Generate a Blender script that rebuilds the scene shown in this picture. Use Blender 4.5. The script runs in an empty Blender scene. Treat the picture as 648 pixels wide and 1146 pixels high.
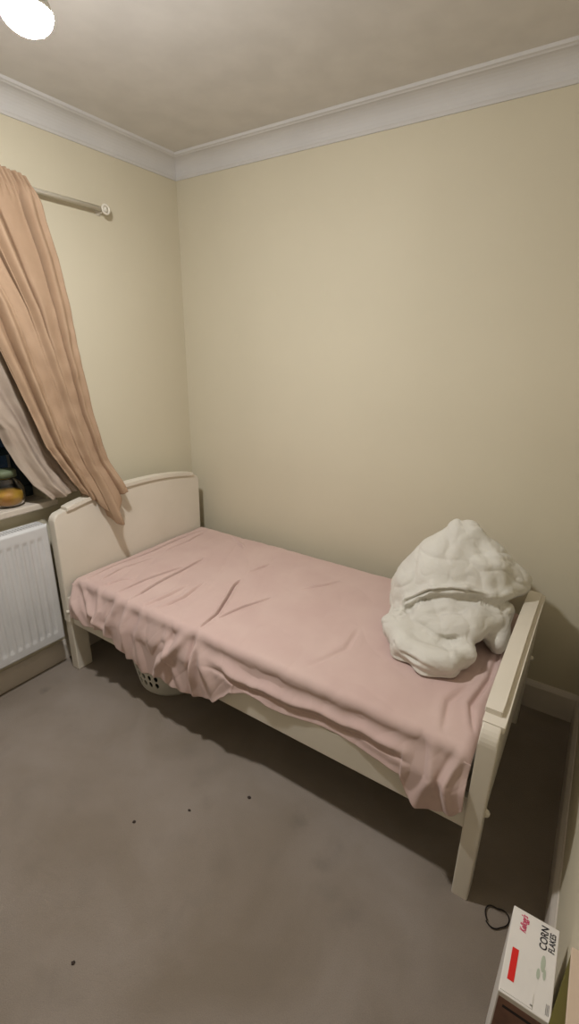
import bpy, bmesh, math, random
import numpy as np
from mathutils import Vector, Matrix, noise
random.seed(4)
sc = bpy.context.scene
C = sc.collection
PI = math.pi

# ---------------------------------------------------------------- camera
cam_d = bpy.data.cameras.new('camera')
cam = bpy.data.objects.new('camera', cam_d); C.objects.link(cam)
RX = Vector((0.83369734, 0.55207622, 0.01267274))
UX = Vector((-0.18983836, 0.26497636, 0.94538295))
FX = Vector((-0.51856547, 0.79056902, -0.32571534))
m = Matrix((RX, UX, -FX)).transposed().to_4x4()
m.translation = Vector((2.0729, -2.0545, 1.5065))
cam.matrix_world = m
cam_d.sensor_fit = 'VERTICAL'; cam_d.sensor_height = 24.0; cam_d.sensor_width = 24.0
cam_d.lens = 529.74 / 1146 * 24.0
cam_d.clip_start = 0.02
sc.camera = cam

# ---------------------------------------------------------------- world, exposure
w = bpy.data.worlds.new('night'); sc.world = w; w.use_nodes = True
w.node_tree.nodes['Background'].inputs[0].default_value = (0.012, 0.02, 0.03, 1)
w.node_tree.nodes['Background'].inputs[1].default_value = 0.12
sc.view_settings.view_transform = 'Standard'
sc.view_settings.look = 'None'
sc.view_settings.gamma = 1
sc.view_settings.use_curve_mapping = False
sc.view_settings.exposure = 1.70
BULB_EMISSION = 260.0
BULB_COLOR = (1.0, 0.99, 0.98)
BULB_POS = (0.927, -1.315, 2.15)

# ---------------------------------------------------------------- materials
def lin(r, g, b):
    f = lambda v: (v/255/12.92) if v/255 <= 0.04045 else ((v/255+0.055)/1.055)**2.4
    return (f(r), f(g), f(b), 1)

def mat(name, col, rough=0.6, spec=0.3, col2=None, nscale=8, bump=0, bscale=200, bdist=0.001, metallic=0, coat=0, sheen=0, detail=4, ramp=(0.35, 0.65)):
    M = bpy.data.materials.new(name); M.use_nodes = True
    nt = M.node_tree; b = nt.nodes['Principled BSDF']
    b.inputs['Base Color'].default_value = col
    b.inputs['Roughness'].default_value = rough
    b.inputs['Specular IOR Level'].default_value = spec
    b.inputs['Metallic'].default_value = metallic
    b.inputs['Coat Weight'].default_value = coat
    b.inputs['Sheen Weight'].default_value = sheen
    tc = nt.nodes.new('ShaderNodeTexCoord')
    if col2 is None: col2 = tuple(c*0.93 for c in col[:3]) + (1,)
    n = nt.nodes.new('ShaderNodeTexNoise'); n.inputs['Scale'].default_value = nscale; n.inputs['Detail'].default_value = detail
    nt.links.new(tc.outputs['Object'], n.inputs['Vector'])
    r = nt.nodes.new('ShaderNodeValToRGB')
    r.color_ramp.elements[0].position = ramp[0]; r.color_ramp.elements[1].position = ramp[1]
    r.color_ramp.elements[0].color = col; r.color_ramp.elements[1].color = col2
    nt.links.new(n.outputs['Fac'], r.inputs['Fac'])
    nt.links.new(r.outputs['Color'], b.inputs['Base Color'])
    if bump:
        n2 = nt.nodes.new('ShaderNodeTexNoise'); n2.inputs['Scale'].default_value = bscale; n2.inputs['Detail'].default_value = 3
        nt.links.new(tc.outputs['Object'], n2.inputs['Vector'])
        bp = nt.nodes.new('ShaderNodeBump'); bp.inputs['Strength'].default_value = bump; bp.inputs['Distance'].default_value = bdist
        nt.links.new(n2.outputs['Fac'], bp.inputs['Height'])
        nt.links.new(bp.outputs['Normal'], b.inputs['Normal'])
    return M

M_wall = mat('cream_wall_paint', lin(211, 203, 181), 0.75, 0.2, lin(207, 199, 177), 1.5, bump=0.15, bscale=260, bdist=0.0006)
M_ceil = mat('ceiling_paint', lin(214, 210, 204), 0.9, 0.1, bump=0.1, bscale=200)
M_cove = mat('white_coving_paint', lin(208, 206, 204), 0.6, 0.25, nscale=3)
M_white = mat('white_gloss_paint', lin(222, 214, 200), 0.42, 0.4, lin(217, 208, 193), 4)
M_skirt = mat('skirting_gloss_paint', lin(214, 205, 194), 0.4, 0.4)
M_bed = mat('cream_white_bed_lacquer', lin(222, 214, 200), 0.38, 0.45, lin(217, 209, 194), 5)
M_rad = mat('white_radiator_enamel', lin(208, 208, 208), 0.32, 0.5)
M_mattress = mat('mattress_ticking', lin(220, 215, 205), 0.8, 0.1)
M_sheet = mat('pink_cotton', lin(204, 179, 171), 0.82, 0.15, lin(199, 172, 165), 6, bump=0.25, bscale=900, bdist=0.0004, sheen=0.15)
M_duvet = mat('off_white_quilt_cotton', lin(214, 211, 202), 0.85, 0.12, lin(208, 204, 195), 7, bump=0.55, bscale=34, bdist=0.006, sheen=0.1)
M_curtain = mat('tan_curtain_satin', lin(170, 143, 118), 0.72, 0.25, lin(162, 135, 110), 9, bump=0.25, bscale=60, bdist=0.003, sheen=0.0)
M_lining = mat('pale_curtain_lining', lin(172, 158, 144), 0.8, 0.15, lin(166, 150, 136), 9, bump=0.2, bscale=60, bdist=0.002)
M_rod = mat('cream_metal_rod', lin(228, 222, 208), 0.35, 0.5)
M_basket = mat('white_basket_plastic', lin(205, 202, 192), 0.4, 0.4)
M_upvc = mat('dark_teal_window_frame', lin(38, 52, 60), 0.4, 0.4)
M_sill = mat('white_sill_board', lin(205, 195, 182), 0.4, 0.4)
M_dark = mat('black_elastic', lin(30, 26, 24), 0.7, 0.2)
M_speck = mat('dark_lint', lin(66, 57, 52), 0.9, 0.1)
M_box = mat('white_carton_board', lin(225, 220, 214), 0.5, 0.3, lin(221, 216, 210), 12)
M_boxfront = mat('brown_carton_print', lin(150, 112, 96), 0.5, 0.3, lin(120, 90, 80), 18)
M_red = mat('red_ink', lin(215, 40, 35), 0.5, 0.3)
M_script = mat('pink_red_ink', lin(205, 70, 105), 0.5, 0.3)
M_black = mat('black_ink', lin(40, 38, 42), 0.5, 0.3)
M_green = mat('pale_green_ink', lin(178, 186, 168), 0.5, 0.3)
M_greyink = mat('grey_ink', lin(130, 126, 124), 0.5, 0.3)
M_holder = mat('white_lamp_plastic', lin(235, 233, 228), 0.4, 0.4)
M_beige = mat('beige_board', lin(196, 176, 156), 0.6, 0.25)
M_lid = mat('grey_green_lid', lin(108, 118, 92), 0.5, 0.4)
M_honey = mat('yellow_contents', lin(208, 176, 40), 0.35, 0.5, lin(205, 150, 80), 22)

def dark_carton():
    M = mat('green_and_maroon_print', lin(82, 84, 38), 0.6, 0.2)
    nt = M.node_tree; b = nt.nodes['Principled BSDF']
    tc = nt.nodes.new('ShaderNodeTexCoord'); sp = nt.nodes.new('ShaderNodeSeparateXYZ')
    nt.links.new(tc.outputs['Object'], sp.inputs[0])
    r = nt.nodes.new('ShaderNodeValToRGB'); e = r.color_ramp.elements
    e[0].position = 0.0; e[0].color = lin(70, 24, 28)
    e[1].position = 1.0; e[1].color = lin(60, 26, 30)
    a = e.new(0.55); a.color = lin(66, 26, 28)
    a = e.new(0.62); a.color = lin(110, 104, 40)
    a = e.new(0.85); a.color = lin(92, 84, 40)
    a = e.new(0.92); a.color = lin(60, 26, 30)
    nt.links.new(sp.outputs['Z'], r.inputs['Fac'])
    nt.links.new(r.outputs['Color'], b.inputs['Base Color'])
    return M
M_maroon = dark_carton()

def glass(name, col=(1, 1, 1, 1), rough=0.02):
    M = bpy.data.materials.new(name); M.use_nodes = True
    b = M.node_tree.nodes['Principled BSDF']
    b.inputs['Base Color'].default_value = col
    b.inputs['Transmission Weight'].default_value = 1
    b.inputs['Roughness'].default_value = rough
    b.inputs['IOR'].default_value = 1.45
    return M
M_glass = glass('window_glass')
M_jar = glass('jar_glass', (0.95, 0.9, 0.85, 1), 0.08)

def emis(name, col, s):
    M = bpy.data.materials.new(name); M.use_nodes = True
    b = M.node_tree.nodes['Principled BSDF']
    b.inputs['Base Color'].default_value = (1, 1, 1, 1)
    b.inputs['Emission Color'].default_value = col + (1,)
    b.inputs['Emission Strength'].default_value = s
    return M
M_bulb = emis('lit_bulb', BULB_COLOR, BULB_EMISSION)

def carpet():
    M = bpy.data.materials.new('taupe_carpet'); M.use_nodes = True
    nt = M.node_tree; b = nt.nodes['Principled BSDF']; L = nt.links
    b.inputs['Roughness'].default_value = 0.95; b.inputs['Specular IOR Level'].default_value = 0.08
    b.inputs['Sheen Weight'].default_value = 0.2
    tc = nt.nodes.new('ShaderNodeTexCoord')
    def noi(scale, det, dist=0.0):
        n = nt.nodes.new('ShaderNodeTexNoise'); n.inputs['Scale'].default_value = scale
        n.inputs['Detail'].default_value = det; n.inputs['Distortion'].default_value = dist
        L.new(tc.outputs['Object'], n.inputs['Vector']); return n
    def mix(fac, a, c, mode='MIX'):
        x = nt.nodes.new('ShaderNodeMix'); x.data_type = 'RGBA'; x.blend_type = mode
        for s, v in ((0, fac), (6, a), (7, c)):
            if hasattr(v, 'is_output'): L.new(v, x.inputs[s])
            else: x.inputs[s].default_value = v
        return x.outputs[2]
    def ramp(src, p0, p1, v0=0, v1=1):
        r = nt.nodes.new('ShaderNodeMapRange'); r.inputs[1].default_value = p0; r.inputs[2].default_value = p1
        r.inputs[3].default_value = v0; r.inputs[4].default_value = v1
        L.new(src, r.inputs[0]); return r.outputs[0]
    base = mix(ramp(noi(2.6, 5, 0.6).outputs['Fac'], 0.35, 0.68), lin(151, 140, 130), lin(134, 122, 109))
    base = mix(ramp(noi(7, 4, 0.3).outputs['Fac'], 0.56, 0.76, 0, 0.28), base, lin(118, 110, 102))
    base = mix(ramp(noi(420, 2).outputs['Fac'], 0.3, 0.7, 0, 0.25), base, lin(104, 96, 86))
    # soiled spots that the carpet carries
    sep = None
    for (x, y, r, a) in ((1.469, -1.054, 0.035, .4), (0.148, -1.166, 0.022, .6), (1.16, -1.17, 0.03, .22), (1.6, -1.13, 0.03, .3),
                         (1.35, -1.30, 0.05, .16), (0.75, -1.4, 0.06, .14), (1.75, -1.2, .04, .2), (0.95, -1.05, .04, .2)):
        d = nt.nodes.new('ShaderNodeVectorMath'); d.operation = 'DISTANCE'
        L.new(tc.outputs['Object'], d.inputs[0]); d.inputs[1].default_value = (x, y, 0)
        n = noi(40, 2)
        ad = nt.nodes.new('ShaderNodeMath'); ad.operation = 'MULTIPLY_ADD'; ad.inputs[1].default_value = 0.05
        L.new(n.outputs['Fac'], ad.inputs[0]); L.new(d.outputs['Value'], ad.inputs[2])
        f = ramp(ad.outputs[0], r*0.3+0.02, r*1.25+0.025, a, 0)
        f2 = nt.nodes.new('ShaderNodeMath'); f2.operation = 'MULTIPLY'; L.new(f, f2.inputs[0]); f2.inputs[1].default_value = .55
        base = mix(f2.outputs[0], base, lin(78, 70, 66))
    L.new(base, b.inputs['Base Color'])
    n2 = noi(330, 3); bp = nt.nodes.new('ShaderNodeBump'); bp.inputs['Strength'].default_value = 0.5; bp.inputs['Distance'].default_value = 0.003
    L.new(n2.outputs['Fac'], bp.inputs['Height']); L.new(bp.outputs['Normal'], b.inputs['Normal'])
    return M
M_carpet = carpet()

# ---------------------------------------------------------------- helpers
def obj(name, bm, material, parent=None, smooth=False, loc=None):
    me = bpy.data.meshes.new(name)
    if isinstance(bm, bmesh.types.BMesh):
        bmesh.ops.recalc_face_normals(bm, faces=bm.faces)
        bm.to_mesh(me); bm.free()
    else:
        me.from_pydata(*bm)
    if not isinstance(material, (list, tuple)): material = [material]
    for mm in material: me.materials.append(mm)
    if smooth:
        for p in me.polygons: p.use_smooth = True
    o = bpy.data.objects.new(name, me); C.objects.link(o)
    if parent is not None: o.parent = parent
    if loc: o.location = loc
    return o

def tag(o, label, cat, group=None):
    o['label'] = label; o['category'] = cat
    if group: o['group'] = group
    return o
def thing(name, label, cat, loc=(0, 0, 0), group=None):
    o = bpy.data.objects.new(name, None); C.objects.link(o); o.location = loc; o.empty_display_size = 0.05
    return tag(o, label, cat, group)
def struct(name, bm, material, parent=None, smooth=False):
    o = obj(name, bm, material, parent, smooth)
    if parent is None: o['kind'] = 'structure'
    return o

def box(bm, x0, x1, y0, y1, z0, z1, bev=0.0, seg=2):
    vs = [bm.verts.new((x, y, z)) for x in (x0, x1) for y in (y0, y1) for z in (z0, z1)]
    F = [(0, 1, 3, 2), (4, 6, 7, 5), (0, 4, 5, 1), (2, 3, 7, 6), (0, 2, 6, 4), (1, 5, 7, 3)]
    fs = [bm.faces.new([vs[i] for i in f]) for f in F]
    if bev:
        es = list({e for f in fs for e in f.edges})
        bmesh.ops.bevel(bm, geom=es, offset=bev, segments=seg, profile=0.5, affect='EDGES')
    return fs
def BM(): return bmesh.new()
def bxm(*a, **k):
    bm = BM(); box(bm, *a, **k); return bm

def prism(bm, outline, fn, d0, d1, bev=0.0):
    """outline: 2D points; fn(a,b,d) -> 3D; extruded from d0 to d1"""
    A = [bm.verts.new(fn(a, b, d0)) for a, b in outline]
    B = [bm.verts.new(fn(a, b, d1)) for a, b in outline]
    n = len(A)
    f1 = bm.faces.new(A); f2 = bm.faces.new(B[::-1])
    for i in range(n): bm.faces.new((A[i], B[i], B[(i+1) % n], A[(i+1) % n]))
    if bev:
        es = list(f1.edges) + list(f2.edges)
        bmesh.ops.bevel(bm, geom=es, offset=bev, segments=2, profile=0.5, affect='EDGES')

def tube(bm, pts, r, seg=12, caps=True):
    rings = []
    pts = [Vector(p) for p in pts]
    up = Vector((0, 0, 1))
    for i, p in enumerate(pts):
        t = (pts[min(i+1, len(pts)-1)] - pts[max(i-1, 0)]).normalized()
        a = t.cross(up)
        if a.length < 1e-3: a = t.cross(Vector((1, 0, 0)))
        a.normalize(); b = t.cross(a)
        rr = r[i] if isinstance(r, (list, tuple)) else r
        rings.append([bm.verts.new(p + a*math.cos(2*PI*k/seg)*rr + b*math.sin(2*PI*k/seg)*rr) for k in range(seg)])
    for i in range(len(rings)-1):
        for k in range(seg):
            bm.faces.new((rings[i][k], rings[i][(k+1) % seg], rings[i+1][(k+1) % seg], rings[i+1][k]))
    if caps:
        bm.faces.new(rings[0][::-1]); bm.faces.new(rings[-1])

def lathe(bm, prof, cx, cy, seg=32):
    rings = []
    for r, z in prof:
        if r < 1e-5: rings.append([bm.verts.new((cx, cy, z))])
        else: rings.append([bm.verts.new((cx+r*math.cos(2*PI*k/seg), cy+r*math.sin(2*PI*k/seg), z)) for k in range(seg)])
    for a, b in zip(rings, rings[1:]):
        for k in range(seg):
            k2 = (k+1) % seg
            if len(a) == 1: bm.faces.new((a[0], b[k], b[k2]))
            elif len(b) == 1: bm.faces.new((a[k], b[0], a[k2]))
            else: bm.faces.new((a[k], b[k], b[k2], a[k2]))

def nz(x, y, z, s=1.0, o=0.0): return noise.noise(Vector((x*s+o, y*s-o, z*s+o*.5)))
def sstep(a, b, x):
    t = max(0.0, min(1.0, (x-a)/(b-a))); return t*t*(3-2*t)

# ---------------------------------------------------------------- room
W, H, YF = 2.213, 2.40, -3.0
T = 0.12
struct('floor', bxm(-0.3, W+T, YF-T, T, -0.1, 0), M_carpet)
struct('ceiling', bxm(-0.3, W+T, YF-T, T, H, H+0.1), M_ceil)
struct('wall_back', bxm(-0.3, W+T, 0, T, 0, H), M_wall)
struct('wall_right', bxm(W, W+T, YF, 0, 0, H), M_wall)
struct('wall_front', bxm(-0.3, W+T, YF-T, YF, 0, H), M_wall)
WY0, WY1, WZ0, WZ1 = -2.15, -0.935, 0.842, 1.98
bm = BM()
box(bm, -0.3, 0, WY1, 0, 0, H)
box(bm, -0.3, 0, YF, WY0, 0, H)
box(bm, -0.3, 0, WY0, WY1, 0, WZ0-0.03)
box(bm, -0.3, 0, WY0, WY1, WZ1, H)
struct('wall_left', bm, M_wall)

# coving swept around the room, mitred
prof = [(0, -.086), (.006, -.086), (.009, -.078)]
for i in range(9):
    a = i/8*PI/2
    prof.append((.012+.062*(1-math.cos(a)) , -.074+.060*math.sin(a)))
prof += [(.078, -.011), (.086, -.009), (.090, 0)]
bm = BM()
rings = []
for (cx, cy, sx, sy) in ((0, 0, 1, -1), (W, 0, -1, -1), (W, YF, -1, 1), (0, YF, 1, 1)):
    rings.append([bm.verts.new((cx+sx*c, cy+sy*c, H+d)) for c, d in prof])
for i in range(4):
    a, b = rings[i], rings[(i+1) % 4]
    for k in range(len(prof)-1): bm.faces.new((a[k], a[k+1], b[k+1], b[k]))
o = struct('trim_1', bm, M_cove)
o['label'] = 'white concave coving between walls and ceiling'; 

def skirting(name, p0, p1, nrm, h=0.135, t=0.015):
    bm = BM()
    pr = [(0, 0), (t, 0), (t, h-0.022), (t-0.004, h-0.012), (t-0.009, h-0.004), (t-0.011, h), (0, h)]
    A = [bm.verts.new((p0[0]+nrm[0]*c, p0[1]+nrm[1]*c, z)) for c, z in pr]
    B = [bm.verts.new((p1[0]+nrm[0]*c, p1[1]+nrm[1]*c, z)) for c, z in pr]
    n = len(pr)
    for i in range(n): bm.faces.new((A[i], B[i], B[(i+1) % n], A[(i+1) % n]))
    bm.faces.new(A); bm.faces.new(B[::-1])
    struct(name, bm, M_skirt)
skirting('baseboard_back', (0, 0), (W, 0), (0, -1))
skirting('baseboard_right', (W, -0.015), (W, YF), (-1, 0))
skirting('baseboard_left', (0, -0.015), (0, YF), (1, 0), h=0.1)
skirting('baseboard_front', (0.015, YF), (W-0.015, YF), (0, 1))

# window in the recess
win = bpy.data.objects.new('window_1', None); C.objects.link(win); win['kind'] = 'structure'
bm = BM()
fx0, fx1 = -0.16, -0.10
fw = 0.055
box(bm, fx0, fx1, WY0, WY1, WZ0, WZ0+fw, .004)
box(bm, fx0, fx1, WY0, WY1, WZ1-fw, WZ1, .004)
box(bm, fx0, fx1, WY1-fw, WY1, WZ0+fw, WZ1-fw, .004)
box(bm, fx0, fx1, WY0, WY0+fw, WZ0+fw, WZ1-fw, .004)
box(bm, fx0, fx1, -1.58, -1.52, WZ0+fw, WZ1-fw, .004)
box(bm, fx0, fx1-.01, WY0+fw, WY1-fw, 1.045, 1.075, .004)
struct('window_frame', bm, M_upvc, win)
struct('window_pane', bxm(-0.136, -0.130, WY0+fw, WY1-fw, WZ0+fw, WZ1-fw), M_glass, win)
bm = BM()
box(bm, -0.10, 0.0, WY0, WY1, WZ0-0.03, WZ0)
box(bm, 0.0, 0.045, WY0-0.04, WY1+0.03, WZ0-0.03, WZ0, .006)
struct('window_sill', bm, M_sill, win)

# ---------------------------------------------------------------- pendant bulb
bx_, by_, bz_ = BULB_POS
t = thing('pendant_light', 'lit round bulb hanging on a short pendant from the ceiling', 'ceiling light', (bx_, by_, H))
def rel(prof): return [(r, z-H) for r, z in prof]
bm = BM(); lathe(bm, rel([(0, H), (.05, H), (.05, H-.008), (.035, H-.02), (.008, H-.024), (0, H-.024)]), 0, 0); obj('ceiling_rose', bm, M_holder, t, True)
bm = BM(); tube(bm, [(0, 0, -.022), (0, 0, -.175)], .004, 8); obj('cord', bm, M_holder, t, True)
bm = BM(); lathe(bm, rel([(0, bz_+.095), (.012, bz_+.095), (.020, bz_+.085), (.024, bz_+.055), (.045, bz_+.022), (.052, bz_+.006), (.052, bz_+.001), (0, bz_+.001)]), 0, 0); obj('lamp_holder', bm, M_holder, t, True)
R_ = .050
bm = BM(); lathe(bm, rel([(R_*math.cos(a), bz_-.034*math.sin(a)) for a in [i*PI/2/12 for i in range(12)]] + [(0, bz_-.034)]), 0, 0); obj('bulb', bm, M_bulb, t, True)

# ---------------------------------------------------------------- radiator
RY0, RY1, RZ0, RZ1 = -2.05, -1.004, 0.178, 0.762
rad = thing('radiator', 'white ribbed panel radiator under the window sill', 'radiator', (0.08, (RY0+RY1)/2, RZ0))
rl = Vector(rad.location)
def shift(bm, v):
    bmesh.ops.translate(bm, verts=bm.verts, vec=-v); return bm
pitch = .0333
NY, NZ = 372, 70
vs = []; fs = []
for j in range(NZ+1):
    # denser at the ends
    fz = j/NZ; z = RZ0 + (RZ1-RZ0)*(0.5-0.5*math.cos(PI*fz))
    for i in range(NY+1):
        y = RY0 + (RY1-RY0)*i/NY
        e = min(y-RY0, RY1-y, z-RZ0, RZ1-z)
        x = .108 - .012*(1-min(1, e/.012))**2
        ph = ((RY1-.03-y)/pitch) % 1.0
        rib = sstep(.12, .3, ph)*(1-sstep(.7, .88, ph))
        zz = min(z-(RZ0+.045), (RZ1-.05)-z)
        m_ = sstep(0, .018, zz) * (1 if (RY0+.02 < y < RY1-.025) else 0)
        x -= .0045*rib*m_
        vs.append((x-rl.x, y-rl.y, z-rl.z))
for j in range(NZ):
    for i in range(NY):
        a = j*(NY+1)+i; fs.append((a, a+1, a+NY+2, a+NY+1))
o = obj('front_panel', (vs, [], fs), M_rad, rad, True)
bm = BM(); box(bm, .03, .0385, RY0+.02, RY1-.02, RZ0+.01, RZ1-.01, .002); shift(bm, rl); obj('back_panel', bm, M_rad, rad)
bm = BM(); box(bm, .036, .097, RY1-.010, RY1-.002, RZ0+.012, RZ1-.004, .002); shift(bm, rl); obj('side_panel', bm, M_rad, rad)
bm = BM(); box(bm, .036, .097, RY0+.002, RY0+.010, RZ0+.012, RZ1-.004, .002); shift(bm, rl); obj('side_panel', bm, M_rad, rad)
bm = BM()
y = RY0+.02
while y < RY1-.02:
    box(bm, .042, .092, y, y+.010, RZ1-.012, RZ1-.002); y += .0125
box(bm, .036, .044, RY0+.01, RY1-.01, RZ1-.014, RZ1-.001); box(bm, .088, .097, RY0+.01, RY1-.01, RZ1-.014, RZ1-.001)
shift(bm, rl); obj('top_grille', bm, M_rad, rad)
for yb in (RY0+.2, RY1-.2):
    bm = BM(); box(bm, 0, .032, yb, yb+.03, RZ0+.05, RZ1-.05, .002); shift(bm, rl); obj('wall_bracket', bm, M_rad, rad)

# ---------------------------------------------------------------- bed
bed = thing('single_bed', 'cream-white single bed frame with arched headboard and footboard along the back wall', 'bed', (1.05, -0.53, 0))
bo = Vector(bed.location)
YA, YB = -0.985, -0.095     # front and wall-side outer faces
def bpart(name, bm, smooth=False):
    return obj(name, shift(bm, bo), M_bed, bed, smooth)
def arch_top(y, ze, zm):    # height of arched top along y
    u = (y-(YA+YB)/2)/((YB-YA)/2)
    return zm-(zm-ze)*abs(u)**2.2
def rounded_board(x0, x1, y0, y1, zb, ze, zm, rc, bev):
    pts = [(y0, zb)]
    n = 60
    for i in range(n+1):
        y = y0 + (y1-y0)*(.5-.5*math.cos(PI*i/n))
        z = arch_top(y, ze, zm)
        d = min(y-y0, y1-y)
        if d < rc: z -= rc - math.sqrt(max(0, rc*rc-(rc-d)**2))
        pts.append((y, z))
    pts.append((y1, zb))
    # refine the corners
    bm = BM(); prism(bm, pts, lambda a, b, d: (d, a, b), x0, x1, bev)
    return bm
HZE, HZM = 0.800, 0.852
bpart('headboard', rounded_board(.100, .146, YA-.012, YB-.005, .27, HZE, HZM, .022, .006))
# cap strip on the headboard
def cap(x0, x1, y0, y1, ze, zm, dz0, dz1, bev=.004):
    n = 24; bm = BM()
    top = [(y0+(y1-y0)*i/n, arch_top(y0+(y1-y0)*i/n, ze, zm)+dz1) for i in range(n+1)]
    bot = [(a, arch_top(a, ze, zm)+dz0) for a, b in top][::-1]
    prism(bm, top+bot, lambda a, b, d: (d, a, b), x0, x1, bev)
    return bm
bpart('headboard_cap', cap(.106, .156, YA+.05, YB-.05, HZE, HZM, -.004, .014))
for (y0, y1) in ((YA-.006, YA+.072), (YB-.075, YB)):
    bpart('head_post', bxm(.098, .150, y0, y1, 0, .40, bev=.005))
    # footboard
FX0, FX1 = 1.958, 2.004
FZE, FZM = 0.606, 0.640
bpart('footboard', rounded_board(FX0+.006, FX1-.004, YA+.05, YB-.05, .25, FZE-.012, FZM-.012, .02, .003))
bpart('footboard_rail', cap(FX0-.002, FX1+.008, YA+.030, YB-.030, FZE, FZM, -.022, -.004, .004))
bpart('footboard_cap', cap(FX0-.004, FX1-.006, YA+.06, YB-.06, FZE, FZM, -.006, .012, .004))
for s, (y0, y1) in ((1, (YA, YA+.062)), (-1, (YB-.062, YB))):
    pts = []
    outer, inner = (y0, y1) if s == 1 else (y1, y0)
    zt = FZE+.004
    pts = [(outer, 0)]
    rc = .055
    for i in range(9):
        a = PI/2*i/8
        pts.append((outer + (1 if s == 1 else -1)*rc*(1-math.cos(a)), zt-rc+rc*math.sin(a)))
    pts += [(inner, zt), (inner, 0)]
    bm = BM(); prism(bm, pts, lambda a, b, d: (d, a, b), FX0, FX1, .004)
    bpart('foot_post', bm)
bpart('side_rail', bxm(.150, FX0+.002, YA+.004, YA+.028, .255, .362, bev=.003))
bpart('side_rail', bxm(.150, FX0+.002, YB-.028, YB-.004, .255, .362, bev=.003))
for i in range(12):
    x = .22+i*.15
    bpart('slat', bxm(x, x+.06, YA+.028, YB-.028, .325, .343, bev=.002))
def bolt(x, y, z, ax):
    bm = BM(); prof = [(0, .012), (.004, .012), (.009, .008), (.011, .003), (.011, -.002), (0, -.002)]
    lathe(bm, prof, 0, 0, 14)
    R = Matrix.Rotation(PI/2, 4, 'Y') if ax == 'x' else Matrix.Rotation(PI/2, 4, 'X')
    bmesh.ops.transform(bm, matrix=Matrix.Translation((x, y, z)) @ R, verts=bm.verts)
    bpart('bolt_cap', bm, True)
bolt(FX1, YA+.03, .315, 'x'); bolt(FX1, YB-.03, .315, 'x'); bolt(.140, YA-.006, .325, 'y')

# mattress
mb = BM(); box(mb, .155, 1.950, -.950, -.118, .345, .470, .035, 4)
tag(obj('mattress', mb, M_mattress, None, True), 'pale single mattress hidden beneath the pink sheet on the bed', 'mattress')

# ---------------------------------------------------------------- pink sheet
HEM = [(0.15, .300), (.21, .308), (.31, .308), (.41, .318), (.455, .30), (.49, .268), (.60, .250), (.64, .215), (.70, .220), (.764, .240), (.84, .222), (.937, .228),
       (1.05, .262), (1.10, .30), (1.14, .338), (1.20, .356), (1.30, .350), (1.42, .358), (1.56, .366), (1.68, .352), (1.765, .345), (1.80, .285), (1.83, .262), (1.88, .275), (1.93, .300), (1.955, .33)]
def hem(x):
    for (a, b), (c, d) in zip(HEM, HEM[1:]):
        if x <= c:
            t = max(0, (x-a)/(c-a)); t = t*t*(3-2*t)*.5+t*.5
            return b+(d-b)*t
    return HEM[-1][1]
CREASES = [  # polylines on the top, depth, width : pulled folds
    ([(.455, -.93), (.468, -.80), (.485, -.70), (.503, -.60)], .013, .010),
    ([(.548, -.95), (.540, -.80), (.533, -.65), (.520, -.47)], .013, .010),
    ([(.940, -.93), (.930, -.83), (.885, -.72), (.830, -.60), (.815, -.54)], .012, .010),
    ([(.955, -.84), (.985, -.72), (1.03, -.60)], .010, .009),
    ([(.70, -.93), (.72, -.80), (.70, -.66)], .006, .012),
    ([(.640, -.95), (.655, -.82), (.66, -.72)], .006, .012),
    ([(.235, -.93), (.225, -.75), (.24, -.55), (.225, -.35), (.235, -.15)], .012, .010),
    ([(.300, -.90), (.285, -.78), (.30, -.60)], .010, .008),
    ([(.28, -.50), (.29, -.34), (.27, -.20)], .009, .008),
    ([(.36, -.92), (.37, -.86), (.40, -.82)], .008, .010),
    ([(.44, -.16), (.55, -.22), (.60, -.25)], .007, .009),
    ([(1.10, -.45), (1.16, -.36), (1.20, -.28)], .005, .010),
    ([(.80, -.45), (.82, -.38), (.83, -.33)], .005, .009),
    ([(1.93, -.88), (1.90, -.78), (1.92, -.62), (1.915, -.45)], .006, .014),
    ([(1.86, -.93), (1.84, -.80), (1.87, -.70)], .004, .02),
    ([(1.40, -.90), (1.46, -.74), (1.44, -.60)], .003, .02),
]
FOLDS = [  # folds on the hanging side: polylines in x,f (f=0 edge .. 1 hem), height outward, width in x
    ([(.16, -.1), (.20, .5), (.29, 1.05)], .020, .020),
    ([(.22, 0), (.30, .45), (.40, .9)], .016, .018),
    ([(.35, -.1), (.38, .5), (.36, 1.0)], .016, .016),
    ([(.52, -.25), (.47, .35), (.43, 1.0)], .022, .020),
    ([(.57, -.1), (.55, .4), (.57, 1.0)], .018, .020),
    ([(.66, 0), (.63, .5), (.66, 1.0)], .012, .022),
    ([(.94, -.2), (.87, .25), (.76, .75), (.72, 1.0)], .024, .020),
    ([(.955, -.05), (.955, .5), (.96, .95)], .022, .014),
    ([(.97, .2), (1.04, .7), (1.06, 1.0)], .012, .02),
    ([(.80, .3), (.84, .7), (.90, 1.0)], .012, .02),
    ([(1.84, .0), (1.86, .5), (1.82, 1.0)], .015, .02),
    ([(1.93, .0), (1.90, .5), (1.92, 1.0)], .014, .014),
]
def seg_d(px, py, pl):
    best = 9; tt = 0; s = 0
    n = len(pl)-1
    for i in range(n):
        ax, ay = pl[i]; bx, by = pl[i+1]
        dx, dy = bx-ax, by-ay
        t = max(0, min(1, ((px-ax)*dx+(py-ay)*dy)/(dx*dx+dy*dy)))
        qx, qy = ax+dx*t-px, ay+dy*t-py
        d = math.hypot(qx, qy)
        if d < best:
            best = d; tt = (i+t)/n; s = dx*(py-ay)-dy*(px-ax)
    return best, tt, s
def rdg(x, y, s, o):
    n = noise.noise(Vector((x*s+o, y*s-o, o*.7))); return (1-abs(n))**6
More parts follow.
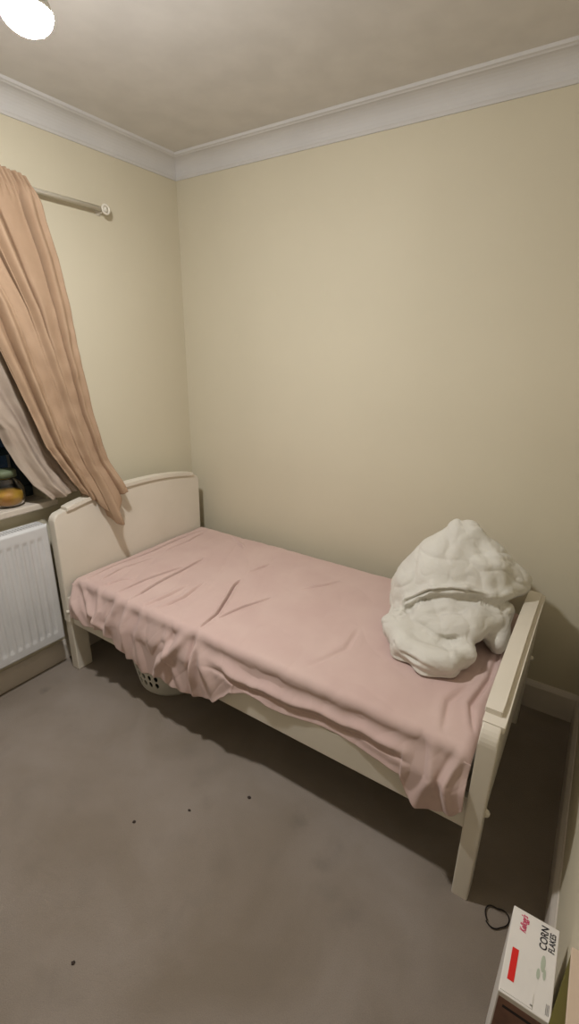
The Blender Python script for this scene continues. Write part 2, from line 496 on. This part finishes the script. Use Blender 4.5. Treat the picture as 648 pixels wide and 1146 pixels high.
def sheet_pt(x, v):
    ZT, RC, YS, YBK = .500, .030, -.966, -.110
    h = hem(x)
    if v < .66:
        y = YBK + (YS+RC-YBK)*(v/.66); z = ZT; ny, nz_ = 0, 1
    elif v < .71:
        a = (v-.66)/.05*PI/2; y = YS+RC-RC*math.sin(a); z = ZT-RC+RC*math.cos(a); ny, nz_ = -math.sin(a), math.cos(a)
    else:
        f = (v-.71)/.29
        z = ZT-RC - f*(ZT-RC-h)
        y = YS - .030*sstep(.46, .37, z)*(1 if h < .34 else sstep(.38, .33, h))
        ny, nz_ = -1, 0
    ft = (ZT-z)/(ZT-h)
    d = 0
    if v < .71:
        topw = max(0, nz_)
        for pl, dep, wd in CREASES:
            r = seg_d(x, y, pl)
            ww = wd*(.34 if dep > .0085 else .5)
            if r[0] < ww*8:
                q = math.sin(PI*min(1, max(0, r[1])*.96+.02))**.6
                g = r[0]/ww*(1 if r[2] > 0 else -1)
                d += topw*q*dep*2.0*(-math.exp(-g*g) + .45*math.exp(-(g-2.3)**2*.35) + .2*math.exp(-(g+2.6)**2*.3))
        d += topw*(.0035*nz(x, y, 0, 5, 3) + .0015*nz(x*1.6, y*.7, 0, 14, 7))
        d += -topw*.003*rdg(x*1.6+y*.5, y*.45, 5, 2)*sstep(1.3, .4, x)
        d += -topw*.0018*rdg(x+y*.3, y*.8, 6, 12)
        d += -.006*topw*sstep(.25, .15, x)
    sw = sstep(.655, .76, v)
    if v > .62:
        arc = (ZT-z) if v > .66 else -(y-YS)*.6
        for pl, hgt, wd in FOLDS:
            r = seg_d(x, ft*.18, [(a, b*.18) for a, b in pl])
            if r[0] < wd*4:
                g = r[0]/wd*(1 if r[2] > 0 else -1)
                d += hgt*(math.exp(-g*g*1.4) - .45*math.exp(-(g-1.5)**2*2.2))*sw*(.35+.65*sstep(-.1, .35, ft))*(1-.45*sstep(.6, 1, ft))
        loose = min(1, sstep(1.15, .95, x) + sstep(1.72, 1.82, x))
        d += sw*(.004+.010*loose)*(nz(x+z*.6, 0, z*.7, 9, 9)+.25)
        d += -sw*(.003+.004*loose)*rdg(x*1.25+z*.35, z*.35, 7, 19)
        d += -sw*.0012*rdg(x*1.2-z*.8, z*.5, 15, 39)
        tight = 1-loose
        zc = .418+.018*nz(x, 0, 0, 5, 31)+.010*nz(x, 0, 0, 14, 41)
        d += sw*tight*(.013*math.exp(-((z-zc)/.014)**2) - .006*math.exp(-((z-zc-.035)/.02)**2))
        zc2 = zc-.026
        d += sw*tight*(-.008*math.exp(-((z-zc2)/.006)**2))
        d += sw*tight*.006*math.exp(-((z-h)/.012)**2)
        d = max(d, -.006)+.004*sw
    return Vector((x, y+ny*d, z+nz_*d))
NX, NV = 720, 240
vs = []; fs = []
X0, X1 = .158, 1.950
for j in range(NV+1):
    v = j/NV
    for i in range(NX+1):
        x = X0+(X1-X0)*i/NX
        p = sheet_pt(x, v)
        if v > .71:
            x2 = x + .012*nz(x, 0, p.z, 6, 77)*(v-.71)/.29
            p.x = min(1.953, max(.1545, x2)) if p.y > -.98 else x2
            p.z += .008*nz(x, 0, 0, 9, 5)*(v-.71)/.29
        # end at footboard and headboard droop down
        if v <= .71:
            dx = X1-x
            if dx < .03: p.z -= .03-math.sqrt(max(0, .0009-(.03-dx)**2))
            dx = x-X0
            if dx < .03: p.z -= (.03-math.sqrt(max(0, .0009-(.03-dx)**2)))
            dy = -.110-p.y
            if dy < .03: p.z -= .03-math.sqrt(max(0, .0009-(.03-dy)**2))
        vs.append(p)
for j in range(NV):
    for i in range(NX):
        a = j*(NX+1)+i; fs.append((a, a+NX+1, a+NX+2, a+1))
# skirts tucked down on the wall side and ends
def skirt_edge(idx, dz):
    base = len(vs)
    for k in idx: vs.append(vs[k]+Vector((0, 0, -dz)))
    for k in range(len(idx)-1): fs.append((idx[k], idx[k+1], base+k+1, base+k))
skirt_edge(list(range(NX+1)), .06)
o = obj('bed_sheet', (vs, [], fs), M_sheet, None, True)
so = o.modifiers.new('thick', 'SOLIDIFY'); so.thickness = .003; so.offset = -1
tag(o, 'crumpled pink bed sheet spread over the mattress with its hem hanging down the front', 'bed sheet')

# ---------------------------------------------------------------- duvet : distance field of soft lobes, polygonised
S = dict(a1=(1.690, -.30, .874, .022), a0=(1.738, -.29, .860, .020), aa=(1.700, -.305, .800, .064), a2=(1.672, -.33, .700, .125), a3=(1.598, -.38, .625, .095), a4=(1.568, -.42, .565, .075),
         a5=(1.795, -.31, .735, .080), a6=(1.890, -.27, .690, .050), a7=(1.922, -.24, .672, .036), ab=(1.74, -.24, .60, .10), a8=(1.70, -.39, .66, .095), a9=(1.80, -.37, .665, .075),
         r0=(1.553, -.50, .548, .022), r1=(1.590, -.515, .632, .020), r2=(1.678, -.500, .704, .018), r3=(1.778, -.475, .718, .018), r4=(1.858, -.430, .700, .018), r5=(1.905, -.36, .690, .020),
         b1=(1.650, -.49, .590, .048), b2=(1.735, -.485, .618, .050), b3=(1.815, -.46, .620, .050), b4=(1.870, -.44, .605, .042), b5=(1.665, -.548, .578, .046), b6=(1.752, -.560, .582, .050), b7=(1.822, -.525, .594, .044),
         c0=(1.560, -.49, .560, .046), c1=(1.588, -.590, .560, .050), c2=(1.645, -.668, .543, .043), c3=(1.730, -.700, .543, .043), c4=(1.798, -.675, .545, .043), c5=(1.830, -.600, .552, .040), c6=(1.70, -.60, .53, .045),
         d1=(1.890, -.43, .560, .054), d2=(1.90, -.37, .61, .048), d3=(1.905, -.47, .55, .040))
LINKS = [  # (group, a, b)
    (0, 'a1', 'aa'), (0, 'aa', 'a2'), (0, 'aa', 'a5'), (0, 'aa', 'a3'), (0, 'a1', 'a0'), (0, 'a0', 'a5'), (0, 'a2', 'a3'), (0, 'a3', 'a4'), (0, 'a2', 'a5'), (0, 'a5', 'a6'), (0, 'a6', 'a7'), (0, 'a1', 'a3'), (0, 'a2', 'ab'), (0, 'a5', 'ab'), (0, 'a0', 'a6'), (0, 'a8', 'a9'), (0, 'a8', 'a3'), (0, 'a9', 'a6'),
    (4, 'r0', 'r1'), (4, 'r1', 'r2'), (4, 'r2', 'r3'), (4, 'r3', 'r4'), (4, 'r4', 'r5'),
    (1, 'b1', 'b2'), (1, 'b2', 'b3'), (1, 'b3', 'b4'), (1, 'b1', 'b5'), (1, 'b5', 'b6'), (1, 'b6', 'b7'), (1, 'b7', 'b4'),
    (2, 'c0', 'c1'), (2, 'c1', 'c2'), (2, 'c2', 'c3'), (2, 'c3', 'c4'), (2, 'c4', 'c5'), (2, 'c1', 'c6'), (2, 'c6', 'c5'),
    (3, 'd1', 'd2'), (3, 'd1', 'd3')]
h_ = .0052
lo = np.array([1.44, -.80, .485]); hi = np.array([1.99, -.08, .93])
n_ = np.ceil((hi-lo)/h_).astype(int)+1
gx, gy, gz = [lo[i]+h_*np.arange(n_[i]) for i in range(3)]
P = np.stack(np.meshgrid(gx, gy, gz, indexing='ij'), -1)
def cone_sdf(P, A, B):
    a, ra = np.array(A[:3]), A[3]; b, rb = np.array(B[:3]), B[3]
    ab = b-a; t = np.clip(((P-a)@ab)/(ab@ab), 0, 1)
    q = a+t[..., None]*ab
    return np.linalg.norm(P-q, axis=-1)-(ra+(rb-ra)*t)
def smin(a, b, k):
    hh = np.clip(.5+.5*(b-a)/k, 0, 1)
    return b*(1-hh)+a*hh-k*hh*(1-hh)
G = {}
KK = {0: .05, 1: .04, 2: .035, 3: .03, 4: .012}
for g, a, b in LINKS:
    d = cone_sdf(P, S[a], S[b])
    G[g] = d if g not in G else smin(G[g], d, KK[g])
X, Y, Z = P[..., 0], P[..., 1], P[..., 2]
wob = .005*np.sin(X*38+Z*21+np.sin(Y*30)*1.2)*np.sin(Y*27-Z*30+1.0)
pa = np.arctan2(X-1.70, .97-Z)
G[0] = G[0]+wob+.004*np.sin(pa*13+Y*20)*np.clip((.9-Z)/.2, 0, 1)
G[0] = smin(G[0], G[4]+wob*.4, .016)
for g in (1, 2, 3): G[g] = G[g]+wob
D = G[0]
for g in (1, 2, 3): D = smin(D, G[g], .002)
# creases pressed into the rolls, cut inwards along the fold
def carve(D, pl, r, k0=-3, k1=4):
    dv = np.array((-.21, .82, -.53))*.009
    for k in range(k0, k1):
        for a, b in zip(pl, pl[1:]):
            D = np.maximum(D, -cone_sdf(P, (*(np.array(a)+dv*k), r*(1-.1*max(0, k))), (*(np.array(b)+dv*k), r*(1-.1*max(0, k)))))
    return D
D = np.maximum(D, .505-Z+.003*np.sin(X*60))
# polygonise with surface nets
def surface_nets(D, lo, h):
    ins = D < 0
    nx, ny, nz0 = D.shape
    cell = np.zeros((nx-1, ny-1, nz0-1), int)
    for dx in (0, 1):
        for dy in (0, 1):
            for dz in (0, 1): cell += ins[dx:nx-1+dx, dy:ny-1+dy, dz:nz0-1+dz]
    act = (cell > 0) & (cell < 8)
    idx = -np.ones(act.shape, int); ii = np.argwhere(act); idx[act] = np.arange(len(ii))
    acc = np.zeros((len(ii), 3)); cnt = np.zeros(len(ii))
    cor = [(a, b, c) for a in (0, 1) for b in (0, 1) for c in (0, 1)]
    for c1 in cor:
        for ax in range(3):
            if c1[ax]: continue
            c2 = list(c1); c2[ax] = 1
            d1 = D[tuple((ii+c1).T)]; d2 = D[tuple((ii+np.array(c2)).T)]
            s = (d1 < 0) != (d2 < 0)
            t = np.where(s, d1/np.where(s, d1-d2, 1), 0)
            pt = np.array(c1, float)+np.eye(3)[ax]*t[:, None]
            acc += pt*s[:, None]; cnt += s
    V = lo+h*(ii+acc/cnt[:, None])
    F = []
    for ax in range(3):
        o1, o2 = [a for a in range(3) if a != ax]
        sl = [slice(None)]*3; sl2 = [slice(None)]*3
        sl[ax] = slice(0, -1); sl2[ax] = slice(1, None)
        ch = ins[tuple(sl)] != ins[tuple(sl2)]
        E_ = np.argwhere(ch)
        E_ = E_[(E_[:, o1] > 0) & (E_[:, o2] > 0) & (E_[:, o1] < D.shape[o1]-1) & (E_[:, o2] < D.shape[o2]-1)]
        e1 = np.eye(3, dtype=int)[o1]; e2 = np.eye(3, dtype=int)[o2]
        q = [idx[tuple((E_-a).T)] for a in (0*e1, e1, e1+e2, e2)]
        flip = ins[tuple(E_.T)]
        if ax == 1: flip = ~flip
        for k in range(len(E_)):
            f = (q[0][k], q[1][k], q[2][k], q[3][k])
            F.append(f if not flip[k] else f[::-1])
    return V, F
V, F = surface_nets(D, lo, h_)
o = obj('duvet', ([tuple(v) for v in V], [], F), M_duvet, None, True)
bmt = bmesh.new(); bmt.from_mesh(o.data); bmesh.ops.recalc_face_normals(bmt, faces=bmt.faces)
bmesh.ops.smooth_vert(bmt, verts=bmt.verts, factor=.5, use_axis_x=True, use_axis_y=True, use_axis_z=True)
bmt.normal_update(); bmt.verts.index_update()
def ridged(c, sx, sy, sz, o): return (1-abs(noise.noise(Vector((c.x*sx+o, c.y*sy+o*2, c.z*sz-o)))))**5
DUV_CR = [  # creases: points on the surface, depth, width, ridge
    ([(1.615, -.700, .563), (1.626, -.703, .559), (1.655, -.717, .547), (1.704, -.736, .55), (1.742, -.741, .549), (1.765, -.734, .540)], .017, .0062, .004),
    ([(1.725, -.600, .590), (1.762, -.612, .585), (1.793, -.600, .595), (1.836, -.565, .590)], .012, .006, .004),
    ([(1.530, -.53, .55), (1.564, -.56, .601), (1.590, -.534, .640), (1.661, -.522, .690), (1.738, -.504, .713), (1.807, -.479, .713), (1.878, -.42, .690)], .016, .0065, .005),
    ([(1.560, -.600, .60), (1.592, -.603, .608), (1.613, -.54, .640), (1.664, -.50, .672), (1.738, -.50, .685)], .008, .006, .002),
    ([(1.694, -.333, .867), (1.693, -.404, .798), (1.637, -.445, .734)], .007, .013, .004),
    ([(1.749, -.317, .86), (1.825, -.361, .789), (1.88, -.401, .715)], .008, .015, .005),
    ([(1.714, -.436, .752), (1.777, -.385, .777), (1.832, -.376, .761)], .007, .012, .005),
    ([(1.585, -.4, .757), (1.559, -.45, .676), (1.544, -.486, .603)], .005, .014, .003),
    ([(1.659, -.573, .617), (1.739, -.531, .638), (1.826, -.516, .639)], .009, .010, .005),
    ([(1.89, -.30, .70), (1.90, -.36, .66), (1.89, -.42, .62)], .008, .010, .004)]
cv = np.array([tuple(v.co) for v in bmt.verts]); cd = np.zeros(len(cv))
for pl, dep, wd, rg_ in DUV_CR:
    best = np.full(len(cv), 9.0); tt = np.zeros(len(cv))
    for k in range(len(pl)-1):
        a_, b_ = np.array(pl[k]), np.array(pl[k+1]); ab = b_-a_
        t_ = np.clip((cv-a_)@ab/(ab@ab), 0, 1); dd_ = np.linalg.norm(cv-a_-t_[:, None]*ab, axis=1)
        m2 = dd_ < best; best[m2] = dd_[m2]; tt[m2] = (k+t_[m2])/(len(pl)-1)
    g_ = best/wd; q_ = np.sin(PI*np.clip(tt*.94+.03, 0, 1))**.5
    cd += q_*(-dep*np.exp(-g_*g_) + rg_*np.exp(-(g_-2.3)**2*.7))
for v in bmt.verts:
    c = v.co; q = c+Vector((noise.noise(c*9), noise.noise(c*9+Vector((5, 5, 5))), 0))*.03
    dd = -.0075*ridged(q, 7, 7, 11, 3.1) - .0022*ridged(q, 18, 18, 26, 8.3) - .008*ridged(q, 4.2, 4.2, 6.5, 21.7) + .003*noise.noise(c*14)
    if c.z > .512: v.co = c+v.normal*(dd+float(cd[v.index]))
bmt.to_mesh(o.data); bmt.free()
sub = o.modifiers.new('sub', 'SUBSURF'); sub.levels = 1; sub.render_levels = 1
tag(o, 'rumpled off-white duvet rolled up in a heap against the footboard on the pink sheet', 'duvet')

# ---------------------------------------------------------------- curtain rod
rod = thing('curtain_rod', 'thin cream curtain rod on the left wall above the window', 'curtain rod', (.05, -.5, 2.08))
ro = Vector(rod.location)
RZ = lambda y: 2.079
bm = BM(); tube(bm, [(.05, -.505, 2.079), (.05, -2.6, 2.079)], .0090, 16); obj('rod', shift(bm, ro), M_rod, rod, True)
for yb in (-.495, -2.60):
    bm = BM(); tube(bm, [(0, yb, 2.079), (.005, yb, 2.079), (.006, yb, 2.079), (.060, yb, 2.079)], [.019, .019, .010, .010], 16)
    n = 24
    rg = []
    for k in range(n):
        a = 2*PI*k/n; rg.append([bm.verts.new((.058+.0055*math.cos(q*PI/3), yb+(.0175+.0055*math.sin(q*PI/3))*math.cos(a), 2.079+(.0175+.0055*math.sin(q*PI/3))*math.sin(a))) for q in range(6)])
    for k in range(n):
        for q in range(6): bm.faces.new((rg[k][q], rg[k][(q+1) % 6], rg[(k+1) % n][(q+1) % 6], rg[(k+1) % n][q]))
    obj('end_bracket', shift(bm, ro), M_rod, rod, True)
# ---------------------------------------------------------------- curtain
cur = thing('curtain', 'tan satin curtain pulled aside with its hem draped over the headboard', 'curtain', (.10, -1.0, 2.094))
co = Vector(cur.location)
REDGE = [(0, -.885, 2.108), (.03, -.860, 2.06), (.08, -.848, 1.96), (.15, -.818, 1.833), (.28, -.796, 1.67), (.44, -.772, 1.46), (.62, -.740, 1.229), (.80, -.700, 1.017), (1.0, -.652, .845)]
def interp(tab, t):
    for a, b in zip(tab, tab[1:]):
        if t <= b[0]:
            k = (t-a[0])/(b[0]-a[0]); return [a[i]+(b[i]-a[i])*k for i in range(1, len(a))]
    return list(tab[-1][1:])
LEDGE = [(0, -1.40, 2.112), (.03, -1.39, 2.06), (.1, -1.31, 1.94), (.3, -1.14, 1.66), (.5, -1.055, 1.38), (.7, -.975, 1.10), (.85, -.90, .96), (1.0, -.855, .860)]
def fold_x(s, t, n, amp):
    sw = s + .012*math.sin(t*7+s*9) + .02*nz(s*3, t*2, 0, 1.3, 4)
    a = amp*(.55+.45*math.sin(s*17+1))
    return a*.55*math.sin(sw*2*PI*n) - a*1.5*(1-abs(math.sin(sw*PI*n+.6)))**4 + a*.3 + a*.35*math.sin(sw*2*PI*n*2.3+1.1)*(1-t*.5)
def curtain_pt(s, t):
    ry, rz = interp(REDGE, t); ly, lz = interp(LEDGE, t)
    y = ry+(ly-ry)*s; z = rz+(lz-rz)*s
    # bowed: the cloth sags between the two sides
    z -= .03*math.sin(PI*s)*t + .016*math.exp(-s/.06)*(1-sstep(0, .05, t))
    x = .118 + .022*sstep(.5, 1, t)+ .05*sstep(.8, 1.0, t)*sstep(.75, .35, s)
    head = 1-sstep(.02, .06, t)
    fx = fold_x(s, t, 6.0, .034)*(1-head*.75)
    y += .010*math.cos(s*2*PI*6)*(1-head)*(1-t*.4)
    x += fx
    x += .006*nz(s*6, t*9, 0, 2.2, 9)*sstep(.1, .4, t)
    # heading ripples
    x += head*.006*math.sin(s*2*PI*30)
    # hem tip that points down in front of the headboard
    tip = math.exp(-((s-.38)/.17)**2)
    dn = sstep(.86, 1.0, t)
    z -= .115*tip*dn
    x += .045*tip*dn
    z += .030*dn*sstep(.75, 1.0, s)
    return Vector((x, y, z))
NS, NT = 260, 220
vs = []; fs = []
for j in range(NT+1):
    for i in range(NS+1):
        vs.append(curtain_pt(i/NS, j/NT)-co)
for j in range(NT):
    for i in range(NS):
        a = j*(NS+1)+i; fs.append((a, a+1, a+NS+2, a+NS+1))
o = obj('curtain_panel', (vs, [], fs), M_curtain, cur, True)
so = o.modifiers.new('thick', 'SOLIDIFY'); so.thickness = .003; so.offset = 0
# lining showing at the window side
LR = [(0, -1.25, 2.05), (.3, -1.04, 1.62), (.5, -.99, 1.35), (.7, -.93, 1.12), (.85, -.87, .96), (1.0, -.83, .872)]
LL = [(0, -1.85, 2.05), (.3, -1.42, 1.55), (.5, -1.23, 1.32), (.65, -1.125, 1.19), (.8, -1.075, 1.04), (.9, -1.03, .94), (1.0, -.965, .862)]
vs = []; fs = []
for j in range(121):
    t = j/120
    for i in range(61):
        s = i/60
        ry, rz = interp(LR, t); ly, lz = interp(LL, t)
        y = ry+(ly-ry)*s; z = rz+(lz-rz)*s
        x = .058+(.014*math.sin(s*9+t*3)+.008*math.sin(s*19-t*5+1)+.006*nz(s*5, t*8, 0, 2, 14))*sstep(0, .25, s)+.035*sstep(.75, 1, t)+.02*s
        vs.append(Vector((x, y, z))-co)
for j in range(120):
    for i in range(60):
        a = j*61+i; fs.append((a, a+1, a+62, a+61))
o = obj('curtain_lining', (vs, [], fs), M_lining, cur, True)
so = o.modifiers.new('thick', 'SOLIDIFY'); so.thickness = .002; so.offset = 0
o['label'] = 'paler lining'

# ---------------------------------------------------------------- laundry basket (real holes)
bx0, by0 = .568, -.755
bas = thing('laundry_basket', 'white round plastic laundry basket with oval holes under the bed', 'basket', (bx0, by0, 0))
bm = BM()
NB = 34; HB = .235
def bpt(th, z):
    r = .150+.045*(z/HB)**.8
    if z < .02: r -= .012*(1-z/.02)
    return Vector((r*math.cos(th), r*math.sin(th), z))
rows = [(.0, .056, False), (.056, .092, True), (.092, .096, False), (.096, .132, True), (.132, .136, False), (.136, .172, True), (.172, HB, False)]
for k in range(NB):
    t0, t1 = 2*PI*k/NB, 2*PI*(k+1)/NB
    for z0, z1, hole in rows:
        m_ = 12
        per = []
        for q in range(m_):   # square perimeter points matched to oval
            a = 2*PI*q/m_+PI/4
            cx, cz = math.cos(a), math.sin(a); mm = max(abs(cx), abs(cz)); per.append((cx/mm, cz/mm))
        P_ = [bm.verts.new(bpt(t0+(t1-t0)*(u+1)/2, z0+(z1-z0)*(v+1)/2)) for u, v in per]
        if not hole or ((k-15) % 17) > 12: bm.faces.new(P_)
        else:
            Q_ = [bm.verts.new(bpt(t0+(t1-t0)*(.56*math.cos(2*PI*q/m_+PI/4)+1)/2, z0+(z1-z0)*(.88*math.sin(2*PI*q/m_+PI/4)+1)/2)) for q in range(m_)]
            for q in range(m_): bm.faces.new((P_[q], P_[(q+1) % m_], Q_[(q+1) % m_], Q_[q]))
bmesh.ops.remove_doubles(bm, verts=bm.verts, dist=.0004)
bot = [bm.verts.new(bpt(2*PI*k/NB, 0)) for k in range(NB)]
bm.faces.new(bot)
o = obj('body', bm, M_basket, bas, False)
so = o.modifiers.new('thick', 'SOLIDIFY'); so.thickness = .0035; so.offset = -1
bm = BM()
prr = [(.191, .228), (.200, .228), (.207, .233), (.207, .240), (.200, .243), (.191, .240)]
ring = []
for k in range(48):
    th = 2*PI*k/48
    ring.append([bm.verts.new((r*math.cos(th), r*math.sin(th), z)) for r, z in prr])
for k in range(48):
    a, b = ring[k], ring[(k+1) % 48]
    for q in range(6): bm.faces.new((a[q], a[(q+1) % 6], b[(q+1) % 6], b[q]))
obj('rim', bm, M_basket, bas, True)

# ---------------------------------------------------------------- jar on the sill
jx, jy, jz = -.035, -1.083, WZ0
jar = thing('storage_jar', 'round clear jar with yellow contents and grey-green lid on the window sill', 'jar', (jx, jy, jz))
jar.scale = (1.28, 1.28, 1.42)
bm = BM(); lathe(bm, [(0, .001), (.040, .001), (.050, .010), (.055, .030), (.054, .052), (.045, .072), (.034, .084), (.034, .094), (.031, .094), (.031, .084), (.042, .070), (.050, .052), (.051, .030), (.046, .012), (.038, .005), (0, .005)], 0, 0, 36); obj('glass_body', bm, M_jar, jar, True)
bm = BM(); lathe(bm, [(0, .0065), (.036, .0065), (.044, .013), (.048, .030), (.046, .045), (.020, .050), (0, .049)], 0, 0, 36); obj('contents', bm, M_honey, jar, True)
bm = BM(); lathe(bm, [(0, .095), (.034, .095), (.038, .092), (.038, .108), (.035, .112), (0, .113)], 0, 0, 36); obj('lid', bm, M_lid, jar, True)

# ---------------------------------------------------------------- cereal box
CX0, CX1, CY0, CY1, CZ = 2.108, 2.1935, -1.389, -1.220, .40
cb = thing('cereal_box', 'white corn flakes box with red label standing on the carpet by the right wall', 'cereal box', ((CX0+CX1)/2, (CY0+CY1)/2, 0))
cbo = Vector(cb.location)
obj('carton', shift(bxm(CX0, CX1, CY0, CY1, 0, CZ, bev=.0015), cbo), M_box, cb)
obj('end_panel', shift(bxm(CX0+.003, CX1-.003, CY0-.0006, CY0, .01, CZ-.012), cbo), M_boxfront, cb)
# closed top flap edge
bm = BM(); box(bm, CX0+.003, CX1-.030, CY0+.004, CY0+.010, CZ, CZ+.0012); box(bm, CX1-.034, CX1-.030, CY0+.008, CY0+.030, CZ, CZ+.0012)
obj('tuck_flap', shift(bm, cbo), M_box, cb)
z = CZ+.0006
obj('red_label', shift(bxm(2.1185, 2.1300, -1.362, -1.302, CZ, z), cbo), M_red, cb)
def text(name, body, loc, size, material, parent, rot=(0, 0, PI/2), font_shear=0, sx=1.0, bold=0):
    cu = bpy.data.curves.new(name, 'FONT'); cu.body = body; cu.size = size; cu.align_x = 'CENTER'; cu.align_y = 'CENTER'
    cu.shear = font_shear; cu.extrude = .0002; cu.offset = bold
    tmp = bpy.data.objects.new('tmp', cu); C.objects.link(tmp)
    dg = bpy.context.evaluated_depsgraph_get(); dg.update()
    me = bpy.data.meshes.new_from_object(tmp.evaluated_get(dg))
    C.objects.unlink(tmp); bpy.data.objects.remove(tmp)
    o = bpy.data.objects.new(name, me); C.objects.link(o)
    me.materials.clear(); me.materials.append(material)
    o.parent = parent; o.rotation_euler = rot; o.scale = (sx, 1, 1)
    o.location = Vector(loc)-Vector(parent.location)
    return o
text('brand_script', "Kellogg's", (2.131, -1.247, z), .016, M_script, cb, font_shear=.35, bold=.0004, sx=.62)
text('word_corn', 'CORN', (2.1690, -1.2515, z), .0185, M_black, cb, bold=.0003, sx=.88)
text('word_flakes', 'FLAKES', (2.1835, -1.2535, z), .0150, M_black, cb, bold=.0002, sx=.80)
bm = BM()
for (x, y, a, b) in ((2.172, -1.300, .004, .016), (2.166, -1.322, .003, .010), (2.176, -1.318, .0025, .010)):
    vs_ = [bm.verts.new((x+a*math.cos(2*PI*k/12), y+b*math.sin(2*PI*k/12), z)) for k in range(12)]
    bm.faces.new(vs_)
obj('leaf_print', shift(bm, cbo), M_green, cb)
bm = BM()
for k in range(3):
    box(bm, 2.184+k*.0022, 2.1848+k*.0022, -1.380, -1.362, CZ, z)
obj('small_print', shift(bm, cbo), M_greyink, cb)
# print on the end panel
bm = BM()
for (a, b, c, d) in ((.012, .070, .365, .372),):
    box(bm, CX0+a, CX0+b, CY0-.0010, CY0-.0004, c, d)
obj('end_print', shift(bm, cbo), M_black, cb)

# ---------------------------------------------------------------- slim carton at the right wall
bm = BM()
box(bm, 2.165, 2.197, -1.95, -1.533, 0, .796, .001)
o = obj('storage_carton', bm, M_maroon, None)
tag(o, 'slim tall carton with green and maroon side against the right wall behind cereal box', 'carton')
obj('carton_lid', bxm(2.164, 2.1975, -1.951, -1.532, .796, .800, bev=.001), M_beige, o)

# ---------------------------------------------------------------- hair tie and lint on the carpet
bm = BM()
pts = []
for k in range(40):
    a = 2*PI*k/40*1.02+3.9
    r = .029+.005*math.sin(a*2+1)+.003*math.sin(a*3)
    pts.append((2.083+r*1.0*math.cos(a)*(1-.004*k), -.985+r*1.15*math.sin(a), .004+.003*(k/40)))
tube(bm, pts, .0018, 8)
tag(obj('hair_tie', bm, M_dark, None, True), 'thin black hair tie lying on the carpet by the bed foot', 'hair tie')
for (x, y, r, lab) in ((1.276, -1.075, .0055, 'dark speck of lint on the carpet, nearest to the bed'),
                       (1.136, -1.229, .0045, 'small dark speck of lint in the middle of the carpet'),
                       (1.013, -1.363, .0050, 'faint dark speck of lint, leftmost on the open carpet'),
                       (1.195, -1.705, .0048, 'dark speck of lint, lowest in the photo on the carpet')):
    bm = BM(); bmesh.ops.create_icosphere(bm, subdivisions=2, radius=r)
    for v in bm.verts:
        k = 1+.45*nz(v.co.x*300+x*9, v.co.y*300, v.co.z*300)
        v.co = Vector((v.co.x*k*1.1, v.co.y*k, v.co.z*k*.4+r*.42))
    o = obj('lint_speck', bm, M_speck, None, True); o.location = (x, y, 0)
    tag(o, lab, 'lint', 'specks on the carpet')
